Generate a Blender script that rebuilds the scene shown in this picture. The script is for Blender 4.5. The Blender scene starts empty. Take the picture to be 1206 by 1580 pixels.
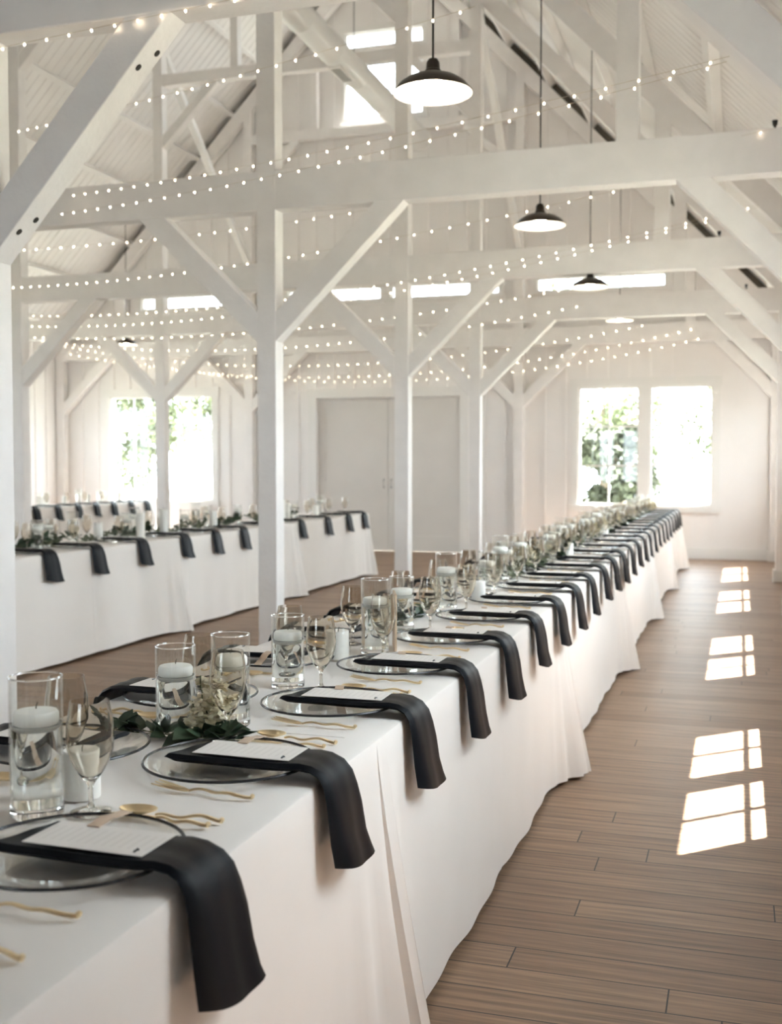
import bpy, math, random
from mathutils import Vector, Matrix
R = math.radians
sc = bpy.context.scene
# ------------------------------------------------------------------ camera, world, sun, exposure
cam = bpy.data.cameras.new('camera'); camo = bpy.data.objects.new('camera', cam)
sc.collection.objects.link(camo); sc.camera = camo
camo.location = (0, 0, 1.35); camo.rotation_euler = (R(90 - 2.4), 0, R(17.35))
cam.sensor_width = 36; cam.lens = 1719 / 1580 * 36; cam.clip_start = .05; cam.clip_end = 200
cam.dof.use_dof = True; cam.dof.focus_distance = 2.75; cam.dof.aperture_fstop = 4.4
wd = bpy.data.worlds.new('sky'); sc.world = wd; wd.use_nodes = True
bg = wd.node_tree.nodes['Background']; bg.inputs[0].default_value = (.82, .91, 1, 1); bg.inputs[1].default_value = 9.0
sun = bpy.data.lights.new('sun', 'SUN'); sun.energy = 60; sun.angle = R(.5); sun.color = (1, .97, .94)
so = bpy.data.objects.new('sun', sun); sc.collection.objects.link(so)
so.rotation_euler = Vector((-.716, -.698, -2.18)).to_track_quat('-Z', 'Y').to_euler()
sc.view_settings.view_transform = 'Standard'; sc.view_settings.look = 'None'
sc.view_settings.gamma = 1; sc.view_settings.use_curve_mapping = False
sc.view_settings.exposure = 0.85
try:
    cy = sc.cycles
    cy.use_denoising = True; cy.max_bounces = 14; cy.diffuse_bounces = 7; cy.glossy_bounces = 5
    cy.transmission_bounces = 14; cy.transparent_max_bounces = 24; cy.sample_clamp_indirect = 8; cy.blur_glossy = 1.0
except Exception:
    pass
# daylight portals: (x0,y0,z0 , x1,y1,z1, facing) filled from the window table below
def portal(loc, size, facing):
    l = bpy.data.lights.new('window_daylight', 'AREA'); l.shape = 'RECTANGLE'; l.size, l.size_y = size
    l.cycles.is_portal = True
    o = bpy.data.objects.new('window_daylight', l); sc.collection.objects.link(o); o.location = loc
    o.rotation_euler = Vector(facing).to_track_quat('-Z', 'Z').to_euler()
SIDE_WINDOWS = [(2.45, .85), (5.57, 1.84), (8.87, 1.84), (12.2, 1.84), (15.05, 1.84)]      # right wall: centre, width
LEFT_WINDOWS = [(5.3, 1.84), (8.6, 1.84), (11.7, 1.84), (14.55, 1.84)]
SWIN = (1.84, 1.25, 2.48)            # width, sill, head of the side windows
XR, XL, YE, YB = .57, -11.15, 16.65, -4.0
RX = -5.28
END_WINDOWS = [(-2.29, -.365, .765, 2.50), (-10.19, -8.265, .765, 2.50)]
TRANSOMS = [(-2.92, -1.04, 3.93, 4.14), (-9.56, -7.68, 3.93, 4.14), (-6.92, -5.36, 3.93, 4.14), (-5.2, -3.48, 3.93, 4.14)]
BACK_FILL_WINDOW = (-4.7, -2.8, .8, 2.5)  # unseen window, added behind the camera to brighten front faces
GABLES = [(-5.95, -4.68, 6.74, 7.62), (-5.95, -4.68, 7.82, 8.06)]
h = SWIN[2] - SWIN[1]; zc = (SWIN[2] + SWIN[1]) / 2
for yc, ww in SIDE_WINDOWS: portal((XR + .05, yc, zc), (ww, h), (-1, 0, 0))
for yc, ww in LEFT_WINDOWS: portal((XL - .05, yc, zc), (ww, h), (1, 0, 0))
for x0, x1, z0, z1 in END_WINDOWS + TRANSOMS + GABLES:
    portal(((x0 + x1) / 2, YE + .1, (z0 + z1) / 2), (x1 - x0, z1 - z0), (0, -1, 0))

portal(((BACK_FILL_WINDOW[0] + BACK_FILL_WINDOW[1]) / 2, YB - .12, (BACK_FILL_WINDOW[2] + BACK_FILL_WINDOW[3]) / 2), (1.9, 1.7), (0, 1, 0))

# ------------------------------------------------------------------ helpers
col = sc.collection
class MB:
    def __init__(s): s.v = []; s.f = []; s.sm = []
    def add(s, vs, fs, smooth=False):
        b = len(s.v); s.v += [tuple(p) for p in vs]
        for f in fs: s.f.append(tuple(b + i for i in f)); s.sm.append(smooth)
        return s
    def box(s, x0, x1, y0, y1, z0, z1):
        return s.add([(x0, y0, z0), (x1, y0, z0), (x1, y1, z0), (x0, y1, z0), (x0, y0, z1), (x1, y0, z1), (x1, y1, z1), (x0, y1, z1)],
                     [(0, 3, 2, 1), (4, 5, 6, 7), (0, 1, 5, 4), (1, 2, 6, 5), (2, 3, 7, 6), (3, 0, 4, 7)])
    def prism(s, poly, axis, a, b):      # polygon in the two other axes, extruded
        n = len(poly)
        P = {'y': lambda p, q, t: (p, t, q), 'x': lambda p, q, t: (t, p, q), 'z': lambda p, q, t: (p, q, t)}[axis]
        return s.add([P(p, q, a) for p, q in poly] + [P(p, q, b) for p, q in poly],
                     [tuple(range(n))[::-1], tuple(range(n, 2 * n))] + [(i, (i + 1) % n, n + (i + 1) % n, n + i) for i in range(n)])
    def lathe(s, prof, n=24, c=(0, 0, 0), smooth=True):
        b = []; fs = []
        for r, z in prof:
            for i in range(n):
                a = 2 * math.pi * i / n; b.append((c[0] + r * math.cos(a), c[1] + r * math.sin(a), c[2] + z))
        for k in range(len(prof) - 1):
            for i in range(n):
                j = (i + 1) % n; fs.append((k * n + i, k * n + j, (k + 1) * n + j, (k + 1) * n + i))
        return s.add(b, fs, smooth)
    def tube(s, pts, rad, n=8, smooth=True, flat=None):
        pts = [Vector(p) for p in pts]; rr = rad if isinstance(rad, (list, tuple)) else [rad] * len(pts)
        vs = []; fs = []; up = Vector((0, 0, 1))
        for k, p in enumerate(pts):
            t = (pts[min(k + 1, len(pts) - 1)] - pts[max(k - 1, 0)]).normalized()
            u = up if abs(t.dot(up)) < .95 else Vector((1, 0, 0))
            a = t.cross(u).normalized(); b = a.cross(t)
            for i in range(n):
                q = 2 * math.pi * i / n; vs.append(p + a * rr[k] * math.cos(q) + b * rr[k] * (flat or 1) * math.sin(q))
        for k in range(len(pts) - 1):
            for i in range(n):
                j = (i + 1) % n; fs.append((k * n + i, k * n + j, (k + 1) * n + j, (k + 1) * n + i))
        m = len(pts) - 1
        fs += [tuple(range(n))[::-1], tuple(m * n + i for i in range(n))]
        return s.add(vs, fs, smooth)
    def torus(s, Rr, r, z, n=48, m=8):
        vs = []; fs = []
        for i in range(n):
            a = 2 * math.pi * i / n
            for j in range(m):
                b = 2 * math.pi * j / m; q = Rr + r * math.cos(b); vs.append((q * math.cos(a), q * math.sin(a), z + r * math.sin(b)))
        for i in range(n):
            for j in range(m):
                i2, j2 = (i + 1) % n, (j + 1) % m; fs.append((i * m + j, i2 * m + j, i2 * m + j2, i * m + j2))
        return s.add(vs, fs, True)
    def build(s, name, mat, parent=None, bevel=0):
        me = bpy.data.meshes.new(name); me.from_pydata(s.v, [], s.f); me.validate()
        if len(me.polygons) == len(s.sm): me.polygons.foreach_set('use_smooth', s.sm)
        if any(s.sm): me.set_sharp_from_angle(angle=R(38))
        me.materials.append(mat); me.update()
        o = bpy.data.objects.new(name, me); col.objects.link(o)
        if parent: o.parent = parent
        if bevel:
            m = o.modifiers.new('bevel', 'BEVEL'); m.width = bevel; m.segments = 2; m.limit_method = 'ANGLE'
        return o
def tag(o, label=None, cat=None, group=None, kind=None):
    if label: o['label'] = label
    if cat: o['category'] = cat
    if group: o['group'] = group
    if kind: o['kind'] = kind
    return o
def empty(name, loc=(0, 0, 0), rz=0):
    o = bpy.data.objects.new(name, None); col.objects.link(o); o.location = loc; o.rotation_euler = (0, 0, rz); o.empty_display_size = .05
    return o
def copy_tree(o, parent=None):
    c = o.copy(); col.objects.link(c)
    if parent:
        c.parent = parent
    for ch in list(o.children): copy_tree(ch, c)
    return c
class Proto:                                # first use takes the thing itself, later uses copy it and its parts
    def __init__(s, o): s.o = o; s.used = False
    def put(s, loc, rz=0, label=None, group=None, scale=None):
        c = copy_tree(s.o) if s.used else s.o; s.used = True
        c.location = loc; c.rotation_euler = (0, 0, rz)
        if scale: c.scale = scale
        if label: c['label'] = label
        if group: c['group'] = group
        return c
ORD = ['first', 'second', 'third', 'fourth', 'fifth', 'sixth', 'seventh', 'eighth', 'ninth', 'tenth', 'eleventh', 'twelfth', 'thirteenth', 'fourteenth',
       'fifteenth', 'sixteenth', 'seventeenth', 'eighteenth', 'nineteenth', 'twentieth']
ORD += ['twenty-' + w for w in ORD[:9]] + ['thirtieth'] + ['thirty-' + w for w in ORD[:9]] + ['fortieth']

# ------------------------------------------------------------------ materials
def mat(name, c, rough=.6, metal=0, sheen=0, spec=.5, bump=0, bscale=40, var=0, vscale=3, stretch=(1, 1, 1), trans=0, ior=1.45, emis=None, coat=0):
    m = bpy.data.materials.new(name); m.use_nodes = True; nt = m.node_tree; p = nt.nodes['Principled BSDF']
    p.inputs['Base Color'].default_value = (*c, 1); p.inputs['Roughness'].default_value = rough; p.inputs['Metallic'].default_value = metal
    p.inputs['Specular IOR Level'].default_value = spec; p.inputs['IOR'].default_value = ior; p.inputs['Transmission Weight'].default_value = trans
    p.inputs['Sheen Weight'].default_value = sheen; p.inputs['Coat Weight'].default_value = coat
    if emis: p.inputs['Emission Color'].default_value = (*emis[0], 1); p.inputs['Emission Strength'].default_value = emis[1]
    if bump or var:
        tc = nt.nodes.new('ShaderNodeTexCoord'); mp = nt.nodes.new('ShaderNodeMapping'); mp.inputs['Scale'].default_value = stretch
        nt.links.new(tc.outputs['Object'], mp.inputs[0])
    if var:
        n = nt.nodes.new('ShaderNodeTexNoise'); n.inputs['Scale'].default_value = vscale; n.inputs['Detail'].default_value = 5
        nt.links.new(mp.outputs[0], n.inputs['Vector'])
        cr = nt.nodes.new('ShaderNodeValToRGB'); nt.links.new(n.outputs[0], cr.inputs[0])
        cr.color_ramp.elements[0].position = .3; cr.color_ramp.elements[1].position = .7
        cr.color_ramp.elements[0].color = (*[max(0, x * (1 - var)) for x in c], 1); cr.color_ramp.elements[1].color = (*[min(1, x * (1 + var)) for x in c], 1)
        nt.links.new(cr.outputs[0], p.inputs['Base Color'])
    if bump:
        n2 = nt.nodes.new('ShaderNodeTexNoise'); n2.inputs['Scale'].default_value = bscale; n2.inputs['Detail'].default_value = 4
        nt.links.new(mp.outputs[0], n2.inputs['Vector'])
        b = nt.nodes.new('ShaderNodeBump'); b.inputs['Strength'].default_value = bump; b.inputs['Distance'].default_value = .01
        nt.links.new(n2.outputs[0], b.inputs['Height']); nt.links.new(b.outputs[0], p.inputs['Normal'])
    return m
def thin_glass(name, tint, gl=.9, rough=.02):
    m = bpy.data.materials.new(name); m.use_nodes = True; nt = m.node_tree; nt.nodes.remove(nt.nodes['Principled BSDF'])
    t = nt.nodes.new('ShaderNodeBsdfTransparent'); t.inputs[0].default_value = (*tint, 1)
    g = nt.nodes.new('ShaderNodeBsdfGlossy'); g.inputs[0].default_value = (1, 1, 1, 1); g.inputs['Roughness'].default_value = rough
    fr = nt.nodes.new('ShaderNodeFresnel'); ge = nt.nodes.new('ShaderNodeNewGeometry'); io = nt.nodes.new('ShaderNodeMapRange')
    io.inputs[3].default_value = 1.45; io.inputs[4].default_value = 1 / 1.45
    nt.links.new(ge.outputs['Backfacing'], io.inputs[0]); nt.links.new(io.outputs[0], fr.inputs[0])
    mu = nt.nodes.new('ShaderNodeMath'); mu.operation = 'MULTIPLY'; mu.inputs[1].default_value = gl
    mx = nt.nodes.new('ShaderNodeMixShader'); nt.links.new(fr.outputs[0], mu.inputs[0]); nt.links.new(mu.outputs[0], mx.inputs[0])
    nt.links.new(t.outputs[0], mx.inputs[1]); nt.links.new(g.outputs[0], mx.inputs[2])
    nt.links.new(mx.outputs[0], nt.nodes['Material Output'].inputs[0])
    return m
M = {}
M['timber'] = mat('white_painted_timber', (.86, .828, .81), .55, bump=.25, bscale=30, var=.03, vscale=6)
M['wall'] = mat('white_painted_boards', (.85, .818, .80), .6, bump=.1, bscale=30, var=.02, vscale=2)
M['stain'] = mat('stained_boards', (.30, .20, .13), .6, var=.2, vscale=3, stretch=(6, 1, .6))
M['trim'] = mat('white_gloss_trim', (.82, .80, .775), .45)
M['deck'] = mat('white_ribbed_deck', (.85, .825, .805), .6, var=.03, vscale=2)
M['door'] = mat('painted_door', (.72, .685, .65), .5, var=.02)
M['gap_shade'] = mat('gap_shade_brown', (.16, .14, .11), .8, var=.2, vscale=4)  # shade of the gap above the end rafters, put into the colour
M['cloth'] = mat('ivory_linen', (.815, .772, .735), .85, sheen=.1, bump=.08, bscale=900, var=.012, vscale=5)
M['napkin'] = mat('black_satin', (.0045, .0055, .008), .45, sheen=0, spec=.17, bump=.1, bscale=700)
M['rim'] = mat('dark_rim', (.03, .03, .033), .25, metal=.3)
M['gold'] = mat('brushed_gold', (.93, .77, .50), .28, metal=1)
M['card'] = mat('cream_card', (.82, .78, .73), .7)
M['kraft'] = mat('tan_strip', (.58, .44, .33), .7, var=.05, vscale=20)
M['wax'] = mat('white_wax', (.95, .92, .87), .5)
_p = M['wax'].node_tree.nodes['Principled BSDF']; _p.inputs['Subsurface Weight'].default_value = .6; _p.inputs['Subsurface Radius'].default_value = (1, 1, 1); _p.inputs['Subsurface Scale'].default_value = .012
M['wick'] = mat('wick', (.12, .10, .08), .9)
M['glass'] = mat('clear_glass', (1, 1, 1), .0, trans=1, ior=1.48)
M['shell'] = thin_glass('vase_wall_glass', (.985, .99, .985), 1.0)
M['smoke'] = mat('smoky_glass', (.85, .815, .755), 0, trans=1, ior=1.42)
M['plateglass'] = thin_glass('plate_glass', (.965, .965, .96), .8, .03)
M['water'] = mat('water', (.97, .985, .98), .0, trans=1, ior=1.33)
M['pane'] = thin_glass('window_pane', (.97, .985, .975), .8)
M['leaf'] = mat('dark_green_leaf', (.035, .06, .032), .5, var=.4, vscale=15)
M['sage'] = mat('sage_leaf', (.16, .18, .12), .6, var=.3, vscale=15)
M['stem'] = mat('green_stem', (.12, .14, .07), .7)
M['bloom'] = mat('cream_blossom', (.80, .74, .58), .7, var=.08, vscale=30)
M['bronze'] = mat('dark_bronze_enamel', (.035, .027, .02), .35, metal=.4)
M['enamel'] = mat('white_enamel', (.9, .88, .84), .4)
M['cord'] = mat('black_cord', (.015, .014, .013), .6)
M['bulb'] = mat('lit_bulb', (1, .9, .75), .3, emis=((1, .86, .66), 45))
M['fairy'] = mat('fairy_bulb', (1, .9, .75), .3, emis=((1, .82, .58), 16))
M['wire'] = mat('pale_wire', (.62, .55, .45), .5)
M['duct'] = mat('painted_duct', (.80, .79, .77), .35, metal=.15)
M['grille'] = mat('grey_grille', (.30, .29, .27), .6)
M['bolt'] = mat('dark_bolt_hole', (.03, .025, .02), .7)
M['black'] = mat('matt_black', (.02, .02, .02), .5)
M['plank'] = mat('table_sign_wood', (.62, .47, .33), .6, var=.1, vscale=10)
M['bark'] = mat('bark', (.12, .09, .06), .9, var=.3, vscale=8)
M['foliage'] = mat('tree_foliage', (.13, .15, .08), .8, var=.3, vscale=1.2)
M['foliage2'] = mat('dark_tree_foliage', (.06, .07, .042), .8, var=.3, vscale=1.2)
M['ground'] = mat('pale_gravel_ground', (.20, .20, .16), .9, var=.2, vscale=.6)
def floor_mat():
    m = bpy.data.materials.new('brown_plank_floor'); m.use_nodes = True; nt = m.node_tree; p = nt.nodes['Principled BSDF']; L = nt.links.new
    tc = nt.nodes.new('ShaderNodeTexCoord')
    sx = nt.nodes.new('ShaderNodeSeparateXYZ'); L(tc.outputs['Object'], sx.inputs[0])
    dv = nt.nodes.new('ShaderNodeMath'); dv.operation = 'DIVIDE'; dv.inputs[1].default_value = .132; L(sx.outputs[1], dv.inputs[0])
    fl = nt.nodes.new('ShaderNodeMath'); fl.operation = 'FLOOR'; L(dv.outputs[0], fl.inputs[0])
    wn_ = nt.nodes.new('ShaderNodeTexWhiteNoise'); wn_.noise_dimensions = '1D'; L(fl.outputs[0], wn_.inputs['W'])
    ma = nt.nodes.new('ShaderNodeMath'); ma.operation = 'MULTIPLY_ADD'; ma.inputs[1].default_value = 9.7; L(wn_.outputs['Value'], ma.inputs[0]); L(sx.outputs[0], ma.inputs[2])
    cb = nt.nodes.new('ShaderNodeCombineXYZ'); L(ma.outputs[0], cb.inputs[0]); L(sx.outputs[1], cb.inputs[1])
    br = nt.nodes.new('ShaderNodeTexBrick'); L(cb.outputs[0], br.inputs['Vector'])
    br.offset = 0; br.squash = 1
    br.inputs['Scale'].default_value = 1; br.inputs['Brick Width'].default_value = 1.45; br.inputs['Row Height'].default_value = .132
    br.inputs['Mortar Size'].default_value = .0022; br.inputs['Mortar Smooth'].default_value = .1; br.inputs['Bias'].default_value = 0
    br.inputs['Color1'].default_value = (.225, .135, .082, 1); br.inputs['Color2'].default_value = (.32, .205, .13, 1); br.inputs['Mortar'].default_value = (.012, .008, .006, 1)
    mp = nt.nodes.new('ShaderNodeMapping'); mp.inputs['Scale'].default_value = (1.3, 30, 1); L(cb.outputs[0], mp.inputs[0])
    n = nt.nodes.new('ShaderNodeTexNoise'); n.inputs['Scale'].default_value = 1.6; n.inputs['Detail'].default_value = 6; n.inputs['Roughness'].default_value = .65; L(mp.outputs[0], n.inputs['Vector'])
    cr = nt.nodes.new('ShaderNodeValToRGB'); L(n.outputs[0], cr.inputs[0])
    cr.color_ramp.elements[0].position = .36; cr.color_ramp.elements[0].color = (.55, .53, .51, 1)
    cr.color_ramp.elements[1].position = .66; cr.color_ramp.elements[1].color = (1.25, 1.24, 1.22, 1)
    mx = nt.nodes.new('ShaderNodeMixRGB'); mx.blend_type = 'MULTIPLY'; mx.inputs[0].default_value = 1
    L(br.outputs[0], mx.inputs[1]); L(cr.outputs[0], mx.inputs[2]); L(mx.outputs[0], p.inputs['Base Color'])
    p.inputs['Roughness'].default_value = .36; p.inputs['Specular IOR Level'].default_value = .5
    mr = nt.nodes.new('ShaderNodeMapRange'); L(n.outputs[0], mr.inputs[0]); mr.inputs[3].default_value = .36; mr.inputs[4].default_value = .55; L(mr.outputs[0], p.inputs['Roughness'])
    b = nt.nodes.new('ShaderNodeBump'); b.inputs['Strength'].default_value = .35; b.inputs['Distance'].default_value = .004
    ad = nt.nodes.new('ShaderNodeMath'); ad.operation = 'MULTIPLY_ADD'; ad.inputs[1].default_value = -1.2; L(br.outputs['Fac'], ad.inputs[0]); L(n.outputs[0], ad.inputs[2])
    L(ad.outputs[0], b.inputs['Height']); L(b.outputs[0], p.inputs['Normal'])
    return m
M['floor'] = floor_mat()
def card_mat():
    m = bpy.data.materials.new('printed_menu_card'); m.use_nodes = True; nt = m.node_tree; p = nt.nodes['Principled BSDF']; L = nt.links.new
    tc = nt.nodes.new('ShaderNodeTexCoord'); sx = nt.nodes.new('ShaderNodeSeparateXYZ'); L(tc.outputs['Object'], sx.inputs[0])
    w = nt.nodes.new('ShaderNodeTexWave'); w.wave_type = 'BANDS'; w.bands_direction = 'X'; w.inputs['Scale'].default_value = 22; L(tc.outputs['Object'], w.inputs[0])
    g = nt.nodes.new('ShaderNodeMath'); g.operation = 'GREATER_THAN'; g.inputs[1].default_value = .72; L(w.outputs['Fac'], g.inputs[0])
    ab = nt.nodes.new('ShaderNodeMath'); ab.operation = 'ABSOLUTE'; L(sx.outputs[1], ab.inputs[0])
    l = nt.nodes.new('ShaderNodeMath'); l.operation = 'LESS_THAN'; l.inputs[1].default_value = .03; L(ab.outputs[0], l.inputs[0])
    mu = nt.nodes.new('ShaderNodeMath'); mu.operation = 'MULTIPLY'; L(g.outputs[0], mu.inputs[0]); L(l.outputs[0], mu.inputs[1])
    mx = nt.nodes.new('ShaderNodeMixRGB'); L(mu.outputs[0], mx.inputs[0]); mx.inputs[1].default_value = (.82, .775, .735, 1); mx.inputs[2].default_value = (.765, .72, .68, 1)
    L(mx.outputs[0], p.inputs['Base Color']); p.inputs['Roughness'].default_value = .7
    return m
M['menu'] = card_mat()

# ------------------------------------------------------------------ shell
ROOF = lambda x: 9.72 - 1.045 * abs(x - RX)
tag(MB().box(XL - .2, XR + .08, YB - .1, YE + .1, -.12, 0).build('floor', M['floor']), kind='structure')
tag(MB().box(-45, 40, 16.9, 60, -.55, -.35).build('ground_outside', M['ground']), kind='structure')
tag(MB().box(.9, 30, -14, 16.9, -.55, -.35).build('ground_beside', M['ground']), kind='structure')
tag(MB().box(-45, XL - .4, -14, 16.9, -.55, -.35).build('ground_beyond', M['ground']), kind='structure')

def end_wall(y0, y1, holes, name, battens):
    b = MB(); xs = sorted(set([XL - .1, XR + .06, RX] + [h[0] for h in holes] + [h[1] for h in holes]))
    for xa, xb in zip(xs, xs[1:]):
        cuts = sorted((h[2], h[3]) for h in holes if h[0] <= xa + 1e-6 and h[1] >= xb - 1e-6); z = 0
        for c0, c1 in cuts:
            if c0 > z: b.box(xa, xb, y0, y1, z, c0)
            z = c1
        b.prism([(xa, z), (xb, z), (xb, ROOF(xb)), (xa, ROOF(xa))], 'y', y0, y1)
    if battens:
        x = XL + .12
        while x < XR:
            w = .024
            segs = [(0.16, ROOF(x) - .05)]
            for h in sorted(holes, key=lambda q: q[2]):
                if h[0] - .13 < x < h[1] + .13:
                    ns = []
                    for a, c in segs:
                        if h[2] - .13 > a: ns.append((a, min(c, h[2] - .13)))
                        if h[3] + .13 < c: ns.append((max(a, h[3] + .13), c))
                    segs = ns
            for a, c in segs:
                if c - a > .03: b.box(x - w, x + w, y0 - .018, y0 + .001, a, c)
            x += .305
    return tag(b.build(name, M['wall' if battens else 'stain']), kind='structure')
DOOR = (-6.44, -4.09, 0.0, 2.41)
end_wall(YE, YE + .15, END_WINDOWS + TRANSOMS + GABLES + [DOOR], 'wall_end', True)
end_wall(YB - .1, YB, [BACK_FILL_WINDOW], 'wall_back', False)
def side_wall(x0, x1, name, xin, wins):
    b = MB(); _, z0, z1 = SWIN; y = YB
    top = ROOF(XR) + .02
    for yc, w in wins:
        b.box(x0, x1, y, yc - w / 2, 0, top); b.box(x0, x1, yc - w / 2, yc + w / 2, 0, z0); b.box(x0, x1, yc - w / 2, yc + w / 2, z1, top); y = yc + w / 2
    b.box(x0, x1, y, YE + .05, 0, top)
    s = -1 if xin == x0 else 1
    y = YB + .1
    while y < YE:
        inside = any(abs(y - yc) < w / 2 + .13 for yc, w in wins)
        for a, c in ([(.16, z0 - .12), (z1 + .12, top)] if inside else [(.16, top)]):
            b.box(min(xin, xin + s * .018), max(xin, xin + s * .018), y - .024, y + .024, a, c)
        y += .305
    tag(b.build(name, M['wall']), kind='structure')
side_wall(XR, XR + .06, 'wall_right', XR, SIDE_WINDOWS); side_wall(XL - .06, XL, 'wall_left', XL, LEFT_WINDOWS)
for nm, sgn in (('ceiling', 1), ('ceiling', -1)):
    b = MB(); vs = []; fs = []
    ys = []; y = YB - .1
    while y < YE + .12:
        ys += [(y, 0), (y + .105, 0), (y + .118, .014), (y + .137, .014)]; y += .15
    xe = XR + .12 if sgn > 0 else XL - .12
    for y, d in ys:
        vs += [(RX, y, ROOF(RX) + d), (xe, y, ROOF(xe) + d), (RX, y, ROOF(RX) + .1), (xe, y, ROOF(xe) + .1)]
    for k in range(len(ys) - 1):
        q = 4 * k; fs += [(q, q + 1, q + 5, q + 4), (q + 2, q + 6, q + 7, q + 3)]
    b.add(vs, fs); tag(b.build(nm, M['deck']), kind='structure')
# purlins, on top of the rafters, running the length of the hall
SL = math.sqrt(1 + 1.045 ** 2)
for sgn in (1, -1):
    k = 0
    while True:
        dx = .12 + k * .62
        if dx > 5.7: break
        x = RX + sgn * dx; z = ROOF(x); n = Vector((sgn * 1.045 / SL, 0, 1 / SL)); t = Vector((sgn / SL, 0, -1.045 / SL))
        c = Vector((x, 0, z)) - n * .004
        P = [c + t * .035, c - t * .035, c - t * .035 - n * .10, c + t * .035 - n * .10]
        tag(MB().prism([(p.x, p.z) for p in P], 'y', YB, YE - .002).build('purlin', M['deck']), kind='structure'); k += 1

BENTS = [3.96, 7.2, 10.45, 13.6]
FR = ['nearest frame', 'second frame from camera', 'third frame from camera', 'fourth frame from camera', 'frame against far wall']
W = .14
def beam(a, b, w, h, y0, y1, name, mt='timber', bevel=.006):    # a,b : lower edge line in x,z ; body lies on the upper side
    A = Vector((a[0], a[1])); B = Vector((b[0], b[1])); d = (B - A).normalized(); n = Vector((-d.y, d.x))
    if n.y < 0: n = -n
    P = [A, B, B + n * h, A + n * h]
    if (B - A).x < 0: P = P[::-1]
    return MB().prism([(p.x, p.y) for p in P], 'y', y0, y1).build(name, M[mt], bevel=bevel)
ROWS = [(-3.16, 'row behind front table'), (.478, 'row at right wall'), (-7.55, 'row behind middle table'), (-11.05, 'row at left wall')]
for bi, yf in enumerate(BENTS + [YE - .17]):
    y1 = yf + W; last = bi == 4
    # rafters (part of the roof)
    for sgn in (1, -1):
        xe = XR - .01 if sgn > 0 else XL + .01; off = .105 * SL
        P = [(RX, ROOF(RX) - off), (xe, ROOF(xe) - off), (xe, ROOF(xe) - off - .29), (RX, ROOF(RX) - off - .29)]
        tag(MB().prism(P if sgn < 0 else P[::-1], 'y', yf + .003, y1 - .003).build('rafter', M['timber'], bevel=.005), kind='structure')
    tie = MB().box(XL + .01, XR - .01, yf + .002, y1 - .002, 3.12, 3.39).build('tie_beam', M['timber'], bevel=.006)
    tag(tie, 'long white tie beam across the hall, ' + FR[bi], 'beam', 'tie beams')
    for ri, (x, rn) in enumerate(ROWS):
        if bi == 0 and ri == 0: x += .11
        top = ROOF(x) - .25
        o = MB().box(x - W / 2, x + W / 2, yf, y1, 0, top).build('timber_post', M['timber'], bevel=.006)
        tag(o, 'white timber post, %s, %s' % (FR[bi], rn), 'post', 'timber posts')
        if ri == 1: MB().box(x - W / 2 - .022, x + W / 2, yf - .022, y1 + .022, 0, .14).build('plinth', M['trim'], o, bevel=.004)
        for sgn in (1, -1):
            run, zb = (.81, 2.30) if ri == 1 else ((.84, 2.2) if bi == 0 else (.93, 2.21))
            xf = x + sgn * W / 2; xt = xf + sgn * run
            if not (XL + .3 < xt < XR - .3): continue
            dx, dz = run, 3.12 - zb; L_ = math.hypot(dx, dz); ux = .148 * L_ / dz; uz = .148 * L_ / dx
            P = [(xf - sgn * .002, zb), (xt, 3.122), (xt - sgn * ux, 3.122), (xf - sgn * .002, zb + uz)]
            o = MB().prism(P if sgn > 0 else P[::-1], 'y', yf + .004, y1 - .004).build('knee_brace', M['timber'], bevel=.005)
            side = 'right' if sgn > 0 else 'left'
            tag(o, 'knee brace rising %s, %s, %s' % (side, FR[bi], rn), 'brace', 'knee braces')
            if bi == 0 and ri == 0 and sgn > 0:
                for q, dy in ((.13, .045), (.19, .09), (.80, .05), (.87, .095)):
                    P = Vector((xf + run * q, yf + dy, zb + dz * q)); n = Vector((.70, 0, -.714))
                    bm = MB(); N = 12; u = Vector((0, 1, 0)); w = n.cross(u)
                    vs = [P + n * .0025 + (u * math.cos(6.2832 * i / N) + w * math.sin(6.2832 * i / N) * 1.2) * .012 for i in range(N)] + [P - n * .02 + (u * math.cos(6.2832 * i / N) + w * math.sin(6.2832 * i / N) * 1.2) * .012 for i in range(N)]
                    bm.add(vs, [tuple(range(N))] + [(i, i + N, (i + 1) % N + N, (i + 1) % N) for i in range(N)])
                    bm.build('bolt_head', M['bolt'], o)
    for x, sd in ((-.70, 'right'), (-9.86, 'left')):
        o = MB().box(x - W / 2, x + W / 2, yf + .004, y1 - .004, 3.38, ROOF(x) - .25).build('strut', M['timber'], bevel=.005)
        tag(o, 'upright strut from tie beam to %s roof slope, %s' % (sd, FR[bi]), 'strut', 'roof struts')
    o = MB().box(-7.5, -3.2, yf + .004, y1 - .004, 6.45, 6.60).build('collar_beam', M['timber'], bevel=.005)
    tag(o, 'high white collar beam under the ridge, ' + FR[bi], 'beam', 'collar beams')
    for sgn, x, sd in ((1, -7.48, 'left'), (-1, -3.23, 'right')):
        o = beam((x, 5.62), (x + sgn * .81, 6.42), W, .12, yf + .012, y1 - .012, 'collar_brace')
        tag(o, 'diagonal brace under %s end of collar beam, %s' % (sd, FR[bi]), 'brace', 'collar braces')
        xs = -6.42 if sgn > 0 else -4.14
        o = MB().box(xs - .055, xs + .055, yf + .01, y1 - .01, 6.6, ROOF(xs) - .3).build('strut', M['timber'], bevel=.004)
        tag(o, 'small strut on %s half of collar beam, %s' % (sd, FR[bi]), 'strut', 'collar struts')
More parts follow.
